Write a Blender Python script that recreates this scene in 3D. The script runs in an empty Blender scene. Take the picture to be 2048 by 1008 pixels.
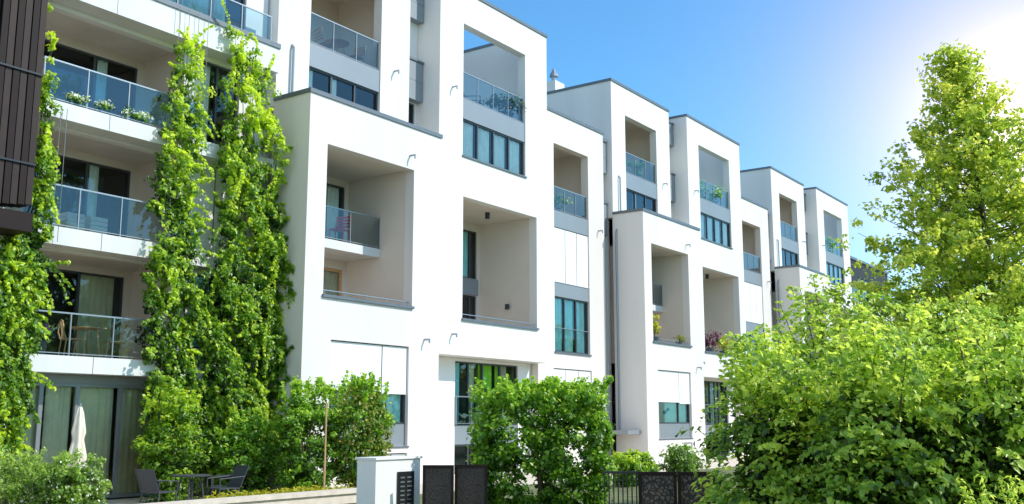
import bpy, math, random
import numpy as np
from mathutils import Vector, Matrix
random.seed(7); rng = np.random.default_rng(7)
scn = bpy.context.scene
col = scn.collection
PSI = math.radians(35.2); TH = math.radians(9.58); F = 2020.0
CP, SP, CT, ST = math.cos(PSI), math.sin(PSI), math.cos(TH), math.sin(TH)
EYE = 1.6
GZ = -0.2      # ground level

def P(px, py, Y):
    """where the sight line through a photo point meets the wall plane y=Y (survey of the facade)"""
    a = (px-1024)/F; b = (504-py)/F
    f = CT-b*ST; u = ST+b*CT
    x = f*CP+a*SP; y = f*SP-a*CP
    t = Y/y
    return x*t, EYE+u*t
def G(px, d):
    """ground position at forward distance d"""
    r = (px-1024)/F/1.02*d
    return d*CP+r*SP, d*SP-r*CP

# ------------------------------------------------------------------ materials
def newmat(name):
    m = bpy.data.materials.new(name); m.use_nodes = True
    nt = m.node_tree; nt.nodes.clear()
    out = nt.nodes.new('ShaderNodeOutputMaterial')
    return m, nt, out
def pbr(name, c, rough=.7, metal=0., var=.06, scale=1.5, bump=0., bscale=60., spec=.5, streak=0.):
    m, nt, out = newmat(name)
    N = nt.nodes; L = nt.links
    p = N.new('ShaderNodeBsdfPrincipled')
    p.inputs['Roughness'].default_value = rough
    p.inputs['Metallic'].default_value = metal
    p.inputs['Specular IOR Level'].default_value = spec
    geo = N.new('ShaderNodeNewGeometry')
    no = N.new('ShaderNodeTexNoise'); no.inputs['Scale'].default_value = scale; no.inputs['Detail'].default_value = 5
    mp = N.new('ShaderNodeMapping')
    if streak: mp.inputs['Scale'].default_value = (1, 1, .12)
    L.new(geo.outputs['Position'], mp.inputs['Vector']); L.new(mp.outputs[0], no.inputs['Vector'])
    rp = N.new('ShaderNodeValToRGB')
    rp.color_ramp.elements[0].position = .3; rp.color_ramp.elements[1].position = .7
    rp.color_ramp.elements[0].color = tuple(max(0, v*(1-var-streak)) for v in c)+(1,)
    rp.color_ramp.elements[1].color = tuple(min(1, v*(1+var*.5)) for v in c)+(1,)
    L.new(no.outputs['Fac'], rp.inputs[0]); L.new(rp.outputs[0], p.inputs['Base Color'])
    if bump:
        n2 = N.new('ShaderNodeTexNoise'); n2.inputs['Scale'].default_value = bscale; n2.inputs['Detail'].default_value = 2
        L.new(geo.outputs['Position'], n2.inputs['Vector'])
        b = N.new('ShaderNodeBump'); b.inputs['Strength'].default_value = bump; b.inputs['Distance'].default_value = .02
        L.new(n2.outputs['Fac'], b.inputs['Height']); L.new(b.outputs[0], p.inputs['Normal'])
    L.new(p.outputs[0], out.inputs[0])
    return m
def glassmat(name, tint, rough=.01, ior=1.5, base=.06):
    m, nt, out = newmat(name); N = nt.nodes; L = nt.links
    tr = N.new('ShaderNodeBsdfTransparent'); tr.inputs[0].default_value = tint+(1,)
    gl = N.new('ShaderNodeBsdfGlossy'); gl.inputs['Roughness'].default_value = rough
    gl.inputs[0].default_value = (.9, .95, 1, 1)
    fr = N.new('ShaderNodeFresnel'); fr.inputs[0].default_value = ior
    ad = N.new('ShaderNodeMath'); ad.operation = 'ADD'; ad.inputs[1].default_value = base; ad.use_clamp = True
    mx = N.new('ShaderNodeMixShader')
    L.new(fr.outputs[0], ad.inputs[0]); L.new(ad.outputs[0], mx.inputs[0])
    L.new(tr.outputs[0], mx.inputs[1]); L.new(gl.outputs[0], mx.inputs[2]); L.new(mx.outputs[0], out.inputs[0])
    return m
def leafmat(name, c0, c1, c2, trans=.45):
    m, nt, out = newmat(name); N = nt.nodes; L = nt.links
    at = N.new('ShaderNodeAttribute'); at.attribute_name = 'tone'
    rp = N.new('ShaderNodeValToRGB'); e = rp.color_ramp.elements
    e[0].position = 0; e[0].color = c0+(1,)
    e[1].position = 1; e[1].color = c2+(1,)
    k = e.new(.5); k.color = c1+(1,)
    L.new(at.outputs['Fac'], rp.inputs[0])
    p = N.new('ShaderNodeBsdfDiffuse')
    L.new(rp.outputs[0], p.inputs['Color'])
    t = N.new('ShaderNodeBsdfTranslucent')
    hs = N.new('ShaderNodeHueSaturation'); hs.inputs['Value'].default_value = 2.1; hs.inputs['Hue'].default_value = .487
    L.new(rp.outputs[0], hs.inputs['Color']); L.new(hs.outputs[0], t.inputs[0])
    mx = N.new('ShaderNodeMixShader'); mx.inputs[0].default_value = trans
    L.new(p.outputs[0], mx.inputs[1]); L.new(t.outputs[0], mx.inputs[2])
    g = N.new('ShaderNodeBsdfGlossy'); g.inputs['Roughness'].default_value = .38; g.inputs[0].default_value = (1, 1, .95, 1)
    m2 = N.new('ShaderNodeMixShader'); m2.inputs[0].default_value = .03
    L.new(mx.outputs[0], m2.inputs[1]); L.new(g.outputs[0], m2.inputs[2]); L.new(m2.outputs[0], out.inputs[0])
    return m
def perfmat(name, c, c2, scale=15, thr=.15):
    m, nt, out = newmat(name); N = nt.nodes; L = nt.links
    geo = N.new('ShaderNodeTexCoord')
    v = N.new('ShaderNodeTexVoronoi'); v.feature = 'DISTANCE_TO_EDGE'; v.inputs['Scale'].default_value = scale
    L.new(geo.outputs['Object'], v.inputs['Vector'])
    rp = N.new('ShaderNodeValToRGB'); rp.color_ramp.elements[0].position = thr*.8; rp.color_ramp.elements[1].position = thr*1.2
    rp.color_ramp.elements[0].color = c+(1,); rp.color_ramp.elements[1].color = c2+(1,)
    L.new(v.outputs['Distance'], rp.inputs[0])
    p = N.new('ShaderNodeBsdfPrincipled'); p.inputs['Roughness'].default_value = .6
    b = N.new('ShaderNodeBump'); b.invert = True; b.inputs['Strength'].default_value = .8; L.new(rp.outputs[0], b.inputs['Height']); L.new(b.outputs[0], p.inputs['Normal'])
    L.new(rp.outputs[0], p.inputs['Base Color']); L.new(p.outputs[0], out.inputs[0]); return m

WHITE = pbr('white render', (.81, .785, .75), .85, var=.06, scale=.6, bump=.15, bscale=90, streak=.04)
WARM = pbr('warm white render', (.785, .73, .69), .85, var=.06, scale=.6, bump=.15, bscale=90, streak=.04)
CREAM = pbr('pinkish white render', (.775, .705, .65), .85, var=.06, scale=.6, bump=.15, bscale=90, streak=.04)
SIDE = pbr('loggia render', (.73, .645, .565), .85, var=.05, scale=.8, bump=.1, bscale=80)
CONC = pbr('concrete fascia', (.72, .715, .69), .7, var=.08, scale=1.2, bump=.1, bscale=40, streak=.05)
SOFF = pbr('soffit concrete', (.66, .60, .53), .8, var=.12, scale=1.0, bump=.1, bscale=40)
ZINC = pbr('zinc coping', (.15, .17, .19), .5, .3, var=.1, scale=2)
PANEL = pbr('grey metal panel', (.26, .285, .305), .5, .2, var=.05, scale=1)
FRAME = pbr('anthracite frame', (.07, .078, .085), .4, .3, var=.05)
FRAME2 = pbr('light grey frame', (.26, .28, .29), .4, .3, var=.05)
STEEL = pbr('brushed steel', (.33, .36, .38), .4, .6, var=.05)
ROOM = pbr('dark room', (.07, .07, .07), .9, var=.3, scale=1.5)
ROOMW = pbr('room wall', (.22, .20, .17), .9, var=.3, scale=1.5)
BLIND = pbr('white screen blind', (.81, .80, .785), .8, var=.02, scale=1.5)
BROWN = pbr('brown metal', (.036, .022, .017), .55, .1, var=.15, scale=3, spec=.25)
BROWN2 = pbr('dark brown panel', (.018, .010, .008), .6, .0, var=.15, scale=3, spec=.2)
PERF = perfmat('perforated brown metal', (.018, .012, .009), (.055, .038, .029), 22, .1)
PERF2 = perfmat('pebble pattern brown metal', (.020, .014, .012), (.14, .105, .08), 15, .13)
C_TEAL = pbr('teal curtain', (.44, .82, .78), .9, var=.1, scale=3)
C_WHITE = pbr('pale sheer curtain', (.84, .88, .82), .9, var=.1, scale=3)
C_GREEN = pbr('lime curtain', (.46, .80, .07), .9, var=.1, scale=3)
C_BEIGE = pbr('beige curtain', (.72, .60, .40), .9, var=.1, scale=3)
C_SAGE = pbr('olive sheer curtain', (.66, .63, .42), .9, var=.12, scale=3)
GLASS = glassmat('window glass', (.95, .985, .97), base=.02)
RGLASS = glassmat('railing glass', (.54, .70, .74), base=.03)
CGLASS = glassmat('clear railing glass', (.76, .86, .86), base=.02)
BGLASS = glassmat('blue railing glass', (.28, .55, .70), base=.05)
WOOD = pbr('warm wood', (.62, .38, .18), .5, var=.2, scale=12)
BARK = pbr('bark', (.13, .10, .07), .9, var=.35, scale=8, bump=.5, bscale=25)
RED = pbr('red metal', (.85, .02, .04), .4, var=.05)
BLACK = pbr('black metal', (.015, .016, .018), .4, var=.05)
DGREY = pbr('dark grey mesh', (.05, .055, .065), .6, var=.1)
CLOTH = pbr('cream canvas', (.78, .69, .56), .9, var=.1, scale=6)
POT = pbr('grey planter', (.12, .13, .14), .7, var=.1)
STONE = pbr('beige stone', (.72, .62, .52), .85, var=.15, scale=4, bump=.3, bscale=40)
GRASS = pbr('grass ground', (.15, .165, .06), .95, var=.4, scale=2, bump=.5, bscale=30)
PAVE = pbr('patio paving', (.66, .565, .45), .85, var=.15, scale=3)
ASPH = pbr('asphalt', (.06, .06, .062), .9, var=.2, scale=3, bump=.3)
L_IVY = leafmat('ivy leaf', (.022, .065, .006), (.15, .31, .018), (.58, .68, .045), .45)
L_MAPLE = leafmat('maple leaf', (.07, .13, .015), (.27, .39, .035), (.62, .62, .10), .5)
L_DOG = leafmat('dogwood leaf', (.018, .045, .007), (.21, .36, .03), (.64, .72, .11), .45)
L_HEDGE = leafmat('hornbeam leaf', (.020, .060, .007), (.14, .32, .022), (.48, .64, .055), .45)
L_SAGE = leafmat('grassy leaf', (.05, .10, .015), (.18, .32, .04), (.44, .56, .11), .4)
L_RED = leafmat('reddish leaf', (.05, .08, .01), (.20, .27, .03), (.48, .38, .08), .4)
L_DARK = leafmat('dark plant leaf', (.015, .035, .01), (.045, .09, .02), (.12, .18, .04), .3)
L_YEL = leafmat('yellow plant leaf', (.15, .2, .01), (.45, .45, .03), (.7, .6, .06), .4)
L_PURP = leafmat('purple plant leaf', (.06, .015, .03), (.16, .04, .08), (.28, .1, .12), .3)
L_WFL = leafmat('white blossom', (.65, .62, .30), (.85, .85, .75), (.9, .9, .85), .3)
L_VFL = leafmat('violet blossom', (.2, .05, .4), (.4, .1, .55), (.6, .2, .5), .3)
L_PINK = leafmat('pink blossom', (.6, .15, .15), (.75, .3, .3), (.8, .5, .4), .3)

# ------------------------------------------------------------------ mesh builder
def rootloc(o):
    while o.parent: o = o.parent
    return o.location
class MB:
    def __init__(s): s.v = []; s.f = []
    def quad(s, a, b, c, d):
        n = len(s.v); s.v += [a, b, c, d]; s.f.append((n, n+1, n+2, n+3)); return s
    def box(s, x0, x1, y0, y1, z0, z1):
        n = len(s.v)
        s.v += [(x0,y0,z0),(x1,y0,z0),(x1,y1,z0),(x0,y1,z0),(x0,y0,z1),(x1,y0,z1),(x1,y1,z1),(x0,y1,z1)]
        s.f += [(n,n+3,n+2,n+1),(n+4,n+5,n+6,n+7),(n,n+1,n+5,n+4),(n+1,n+2,n+6,n+5),(n+2,n+3,n+7,n+6),(n+3,n,n+4,n+7)]
        return s
    def tube(s, p0, p1, r0, r1=None, n=7):
        r1 = r0 if r1 is None else r1
        p0 = Vector(p0); p1 = Vector(p1); d = (p1-p0)
        if d.length < 1e-6: return s
        d.normalize(); a = d.orthogonal().normalized(); b = d.cross(a)
        k = len(s.v)
        for p, r in ((p0, r0), (p1, r1)):
            for i in range(n):
                t = 2*math.pi*i/n
                s.v.append(tuple(p+a*math.cos(t)*r+b*math.sin(t)*r))
        for i in range(n):
            j = (i+1) % n
            s.f.append((k+i, k+j, k+n+j, k+n+i))
        s.f.append(tuple(k+i for i in reversed(range(n)))); s.f.append(tuple(k+n+i for i in range(n)))
        return s
    def path(s, pts, r0, r1=None, n=7):
        r1 = r0 if r1 is None else r1
        m = len(pts)-1
        for i in range(m):
            s.tube(pts[i], pts[i+1], r0+(r1-r0)*i/m, r0+(r1-r0)*(i+1)/m, n)
        return s
    def lathe(s, cx, cy, prof, n=16):
        k = len(s.v)
        for r, z in prof:
            for i in range(n):
                t = 2*math.pi*i/n; s.v.append((cx+r*math.cos(t), cy+r*math.sin(t), z))
        for q in range(len(prof)-1):
            for i in range(n):
                j = (i+1) % n
                s.f.append((k+q*n+i, k+q*n+j, k+(q+1)*n+j, k+(q+1)*n+i))
        s.f.append(tuple(k+i for i in reversed(range(n)))); s.f.append(tuple(k+(len(prof)-1)*n+i for i in range(n)))
        return s
    def wall(s, x0, x1, z0, z1, holes, y0, y1):
        xs = sorted(set([x0, x1]+[h[0] for h in holes]+[h[1] for h in holes]))
        zs = sorted(set([z0, z1]+[h[2] for h in holes]+[h[3] for h in holes]))
        xs = [x for x in xs if x0 <= x <= x1]; zs = [z for z in zs if z0 <= z <= z1]
        def solid(i, j):
            if i < 0 or j < 0 or i >= len(xs)-1 or j >= len(zs)-1: return False
            cx = (xs[i]+xs[i+1])/2; cz = (zs[j]+zs[j+1])/2
            return not any(h[0] < cx < h[1] and h[2] < cz < h[3] for h in holes)
        for i in range(len(xs)-1):
            for j in range(len(zs)-1):
                if not solid(i, j): continue
                a, b, c, d = xs[i], xs[i+1], zs[j], zs[j+1]
                s.quad((a,y0,c),(b,y0,c),(b,y0,d),(a,y0,d))
                s.quad((b,y1,c),(a,y1,c),(a,y1,d),(b,y1,d))
                if not solid(i-1, j): s.quad((a,y1,c),(a,y0,c),(a,y0,d),(a,y1,d))
                if not solid(i+1, j): s.quad((b,y0,c),(b,y1,c),(b,y1,d),(b,y0,d))
                if not solid(i, j-1): s.quad((a,y1,c),(b,y1,c),(b,y0,c),(a,y0,c))
                if not solid(i, j+1): s.quad((a,y0,d),(b,y0,d),(b,y1,d),(a,y1,d))
        return s
    def build(s, name, mat, parent=None, local=False, smooth=False, label=None):
        me = bpy.data.meshes.new(name)
        v = s.v
        if parent is not None and not local:
            L = rootloc(parent); v = [(a-L[0], b-L[1], c-L[2]) for a, b, c in v]
        me.from_pydata(v, [], s.f); me.update()
        if smooth:
            for p in me.polygons: p.use_smooth = True
        me.materials.append(mat)
        o = bpy.data.objects.new(name, me); col.objects.link(o)
        if parent is not None: o.parent = parent
        if label: o['label'] = label
        return o
def thing(name, label, cat, loc=(0,0,0), rz=0, group=None):
    o = bpy.data.objects.new(name, None); col.objects.link(o)
    o.location = loc; o.rotation_euler = (0, 0, rz); o.empty_display_size = .3
    o['label'] = label; o['category'] = cat
    if group: o['group'] = group
    return o
def tag(o, label=None, cat=None, group=None, kind=None):
    for k, v in (('label', label), ('category', cat), ('group', group), ('kind', kind)):
        if v: o[k] = v
    return o
def copytree(o, parent=None):
    c = o.copy(); col.objects.link(c)
    if parent is not None: c.parent = parent
    if c.type == 'MESH' and c.data.materials and c.data.materials[0] == C_GREEN:
        c.data = c.data.copy(); c.data.materials[0] = C_WHITE
    for ch in o.children: copytree(ch, c)
    return c

# ------------------------------------------------------------------ foliage
def leaves(name, mat, pts, size, parent=None, nrm=(0, -.6, .5), spread=.9, tone=None, droop=.5, local=False, aspect=.42):
    N = len(pts); pts = np.asarray(pts, float)
    if parent is not None and not local: pts = pts-np.array(rootloc(parent))
    nrm = np.asarray(nrm, float)
    if nrm.ndim == 1: nrm = np.tile(nrm, (N, 1))
    n = nrm+rng.normal(0, spread*.6, (N, 3)); n /= np.linalg.norm(n, axis=1)[:, None]+1e-9
    t = rng.normal(0, 1, (N, 3)); t[:, 2] -= droop*1.5
    t -= n*(t*n).sum(1)[:, None]; t /= np.linalg.norm(t, axis=1)[:, None]+1e-9
    b = np.cross(n, t)
    s = (size*rng.uniform(.6, 1.35, N))[:, None]
    v = np.empty((N, 4, 3))
    v[:, 0] = pts-t*s*.5
    v[:, 1] = pts+b*s*aspect+n*s*.14-t*s*.05
    v[:, 2] = pts+t*s*.55-n*s*.08
    v[:, 3] = pts-b*s*aspect+n*s*.14-t*s*.05
    idx = np.arange(N)[:, None]*4
    tri = np.concatenate([idx+[0, 1, 2], idx+[0, 2, 3]], 1).reshape(-1)
    me = bpy.data.meshes.new(name)
    me.vertices.add(N*4); me.vertices.foreach_set('co', v.reshape(-1))
    me.loops.add(N*6); me.loops.foreach_set('vertex_index', tri.astype(np.int32))
    me.polygons.add(N*2); me.polygons.foreach_set('loop_start', (np.arange(N*2)*3).astype(np.int32))
    me.update(calc_edges=True)
    if tone is None: tone = rng.uniform(0, 1, N)
    at = me.attributes.new('tone', 'FLOAT', 'POINT'); at.data.foreach_set('value', np.repeat(np.clip(tone, 0, 1), 4).astype(np.float32))
    me.materials.append(mat)
    o = bpy.data.objects.new(name, me); col.objects.link(o)
    if parent is not None: o.parent = parent
    return o
def clumps(centres, per, r, flat=.8):
    """leaves round each clump centre; returns points, outward normals, tone"""
    c = np.asarray(centres, float); k = len(c)
    d = rng.normal(0, 1, (k*per, 3)); d /= np.linalg.norm(d, axis=1)[:, None]
    rad = (rng.uniform(0, 1, k*per)**.5)[:, None]*r*np.repeat(rng.uniform(.5, 1.35, k), per)[:, None]
    off = d*rad; off[:, 2] *= flat
    pts = np.repeat(c, per, 0)+off
    ct = np.repeat(rng.uniform(-.22, .22, k), per)
    tone = .45+ct+.22*d[:, 2]*rad[:, 0]/r+rng.normal(0, .14, k*per)  # clump tops lighter, undersides darker: light and shade put into the tone
    return pts, d*.7+np.array([0, -.15, .65]), tone
def sprays(centres, outdir, per, r, flat=.22):
    """flat drooping sprays of leaves (layered shrubs)"""
    c = np.asarray(centres, float); k = len(c)
    R = np.repeat(r*rng.uniform(.5, 1.3, k), per)
    a = rng.uniform(0, 2*np.pi, k*per); q = rng.uniform(0, 1, k*per)**.6
    O = np.repeat(np.asarray(outdir, float), per, 0)
    off = np.stack([np.cos(a)*q*R, np.sin(a)*q*R, rng.normal(0, flat*.35, k*per)*R], 1)
    dn = (off[:, :2]*O[:, :2]).sum(1)
    off[:, 2] -= .45*q*q*R+.35*dn
    tilt = np.repeat(rng.normal(0, .25, (k, 2)), per, 0)
    off[:, 2] += (off[:, :2]*tilt).sum(1)
    pts = np.repeat(c, per, 0)+off
    ct = np.repeat(rng.uniform(-.2, .24, k), per)
    tone = .48+ct+rng.normal(0, .17, k*per)+.8*off[:, 2]  # lower leaves of a spray darker, shade worked into their tone
    n = np.tile(np.array([0, 0, 1.0]), (k*per, 1)); n[:, :2] += O[:, :2]*.6+off[:, :2]/R[:, None]*.3
    return pts, n, tone
def noise1(z, seed, n=4):
    v = 0
    for i in range(n):
        v = v+np.sin(z*(.9*1.9**i)+seed*(i+1)*1.7)/(1.5**i)
    return v/2.2
def bush(name, label, cat, cx, cy, rx, ry, z0, z1, mat, nc, per, size, cr, stems=4, group=None, box=0, extra=None, rz=0, sprig=0, aspect=.42, flat=.8, spl=.42):
    t = thing(name, label, cat, (cx, cy, z0), 0, group)
    d = rng.normal(0, 1, (nc, 3)); d /= np.linalg.norm(d, axis=1)[:, None]
    if box:
        mxa = np.abs(d).max(1)[:, None]
        d = d/(mxa**box)*rng.uniform(.93, 1.0, nc)[:, None]
    rr = rng.uniform(.5, 1.0, nc)**(.35 if box else .5)
    lob = (1+.13*np.sin(d[:, 0]*5+cx)+.13*np.sin(d[:, 2]*7+cy)+.08*np.sin(d[:, 1]*9+cx*3)) if not box else (1+.03*np.sin(d[:, 0]*7+cx)+.03*np.sin(d[:, 2]*9+cy))
    c = d*(rr*lob)[:, None]
    zc = (z0+z1)/2; hz = (z1-z0)/2
    off = np.stack([c[:, 0]*(rx-cr*.4), c[:, 1]*(ry-cr*.4), c[:, 2]*(hz-cr*.3)], 1)
    if rz:
        x, y = off[:, 0].copy(), off[:, 1].copy()
        off[:, 0] = x*math.cos(rz)-y*math.sin(rz); off[:, 1] = x*math.sin(rz)+y*math.cos(rz)
    cen = off+np.array([cx, cy, zc])
    p, n, tone = clumps(cen, per, cr, flat)
    tone = tone+.14*(p[:, 2]-zc)/hz-(.27 if not box else .16)*np.repeat(1-np.clip((rr-.7)/.25, 0, 1), per)  # upper clumps lightened, inner ones darkened: shading held in the leaf colour
    if sprig:
        sp = []
        for i in range(sprig):
            a = random.uniform(0, 6.28); q = random.uniform(.2, .95); L_ = random.uniform(.35, 1)*spl
            x = rx*q*math.cos(a); y = ry*q*math.sin(a)
            if rz: x, y = x*math.cos(rz)-y*math.sin(rz), x*math.sin(rz)+y*math.cos(rz)
            b = Vector((cx+x, cy+y, zc+hz*((.92-.35*q**3) if not box else .93)))
            for s in np.linspace(0, 1, 6): sp.append(tuple(b+Vector((x*.12*s, y*.12*s, L_*s))))
        p2, n2, t2 = clumps(sp, 7, .075)
        p = np.concatenate([p, p2]); n = np.concatenate([n, n2]); tone = np.concatenate([tone, t2+.25])
    p[:, 2] = np.maximum(p[:, 2], z0+.02)
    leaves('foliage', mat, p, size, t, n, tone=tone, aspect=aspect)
    mb = MB()
    for i in range(stems):
        a = random.uniform(0, 6.28); q = random.uniform(.2, .7)
        top = (cx+rx*q*math.cos(a), cy+ry*q*math.sin(a), zc+hz*random.uniform(.2, .7))
        mid = (cx+rx*q*.35*math.cos(a+.3), cy+ry*q*.35*math.sin(a+.3), z0+hz*.7)
        mb.path([(cx+.05*math.cos(a), cy+.05*math.sin(a), z0), mid, top], .035, .01, 6)
    mb.build('stem', BARK, t)
    if extra:
        m2, k, sz, nm = extra
        d = rng.normal(0, 1, (k, 3)); d /= np.linalg.norm(d, axis=1)[:, None]; d[:, 1] = -abs(d[:, 1])
        q = d*np.array([rx, ry, hz])*(1.0+rng.normal(0, .05, k))[:, None]+np.array([cx, cy, zc])
        leaves(nm, m2, q, sz, t, d)
    return t

# ------------------------------------------------------------------ building pieces
def curtain_mesh(x0, x1, z0, z1, y, seed):
    mb = MB(); n = max(6, int((x1-x0)/.035)); r = random.Random(seed)
    ph = r.uniform(0, 6)
    for i in range(n+1):
        x = x0+(x1-x0)*i/n
        yy = y+.028*math.sin(x*38+ph)+.012*math.sin(x*17+ph*2)
        mb.v += [(x, yy, z0), (x, yy, z1)]
    for i in range(n): mb.f.append((2*i, 2*i+2, 2*i+3, 2*i+1))
    return mb
WSEED = [0]
def window(par, x0, x1, z0, z1, y, splits=(.5,), curtain=None, cover=((0, 1),), transom=(), frame=FRAME, blinds=None, room=ROOM, w=.055, depth=1.2, mats=None):
    WSEED[0] += 1
    m = MB()
    m.box(x0, x1, y, y+.08, z0, z0+w).box(x0, x1, y, y+.08, z1-w, z1)
    m.box(x0, x0+w, y, y+.08, z0+w, z1-w).box(x1-w, x1, y, y+.08, z0+w, z1-w)
    for s in splits:
        x = x0+(x1-x0)*s; m.box(x-w*.6, x+w*.6, y+.002, y+.078, z0+w, z1-w)
    for s in transom:
        z = z0+(z1-z0)*s; m.box(x0+w, x1-w, y+.006, y+.074, z-w*.5, z+w*.5)
    f = m.build('window', frame, par)
    MB().quad((x0+w, y+.045, z0+w), (x1-w, y+.045, z0+w), (x1-w, y+.045, z1-w), (x0+w, y+.045, z1-w)).build('pane', GLASS, f)
    if curtain:
        for i, (a, b) in enumerate(cover):
            curtain_mesh(x0+.03+(x1-x0-.06)*a, x0+.03+(x1-x0-.06)*b, z0+.03, z1-.04, y+.13, WSEED[0]*3+a).build('curtain', mats[i] if mats else curtain, f, smooth=True)
    r = MB(); b = y+depth
    r.quad((x0,b,z0),(x1,b,z0),(x1,b,z1),(x0,b,z1))
    r.quad((x0,y+.081,z0),(x0,b,z0),(x0,b,z1),(x0,y+.081,z1)); r.quad((x1,b,z0),(x1,y+.081,z0),(x1,y+.081,z1),(x1,b,z1))
    r.quad((x0,y+.081,z0),(x1,y+.081,z0),(x1,b,z0),(x0,b,z0)); r.quad((x0,b,z1),(x1,b,z1),(x1,y+.081,z1),(x0,y+.081,z1))
    r.build('room', room, f)
    if blinds:
        ed = [0]+list(splits)+[1]
        for i, zb in enumerate(blinds):
            if zb is None: continue
            a = x0+(x1-x0)*ed[i]+.02; c = x0+(x1-x0)*ed[i+1]-.02
            MB().box(a, c, y-.05, y-.035, zb, z1-.03).box(a, c, y-.06, y-.028, zb-.03, zb).build('blind', BLIND, f)
    return f
def railing(par, x0, x1, z0, z1, y, n=4, glass=RGLASS, ends=False, rail=STEEL):
    m = MB()
    m.box(x0, x1, y-.02, y+.02, z1-.035, z1).box(x0, x1, y-.012, y+.012, z0+.04, z0+.06)
    for i in range(n+1):
        x = x0+.02+(x1-x0-.04)*i/n; m.box(x-.012, x+.012, y-.02, y+.02, z0, z1-.035)
    r = m.build('railing', rail, par)
    for i in range(n):
        a = x0+.02+(x1-x0-.04)*i/n+.02; b = x0+.02+(x1-x0-.04)*(i+1)/n-.02
        MB().quad((a, y, z0+.07), (b, y, z0+.07), (b, y, z1-.04), (a, y, z1-.04)).build('glass_panel', glass, r)
    return r
def loggia(par, x0, x1, z0, z1, y0, y1, holes=(), mat=SIDE, roof=True):
    m = MB()
    m.wall(x0, x1, z0, z1, list(holes), y1, y1+.12)
    m.quad((x1,y0,z0),(x1,y0,z1),(x1,y1,z1),(x1,y1,z0))
    m.quad((x0,y0,z0),(x0,y1,z0),(x0,y1,z1),(x0,y0,z1))
    m.quad((x0,y0,z0),(x1,y0,z0),(x1,y1,z0),(x0,y1,z0))
    if roof: m.quad((x0,y0,z1),(x0,y1,z1),(x1,y1,z1),(x1,y0,z1))
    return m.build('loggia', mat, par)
def coping(par, x0, x1, y0, y1, z, mat=ZINC, h=.12):
    return MB().box(x0-.04, x1+.04, y0-.04, y1+.02, z, z+h).build('coping', mat, par)
def spout(par, x, y, z):
    m = MB(); m.tube((x, y, z), (x, y-.22, z-.01), .032, n=8); m.tube((x, y-.2, z-.01), (x, y-.21, z-.12), .028, n=8)
    return m.build('rain_spout', STEEL, par)

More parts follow.
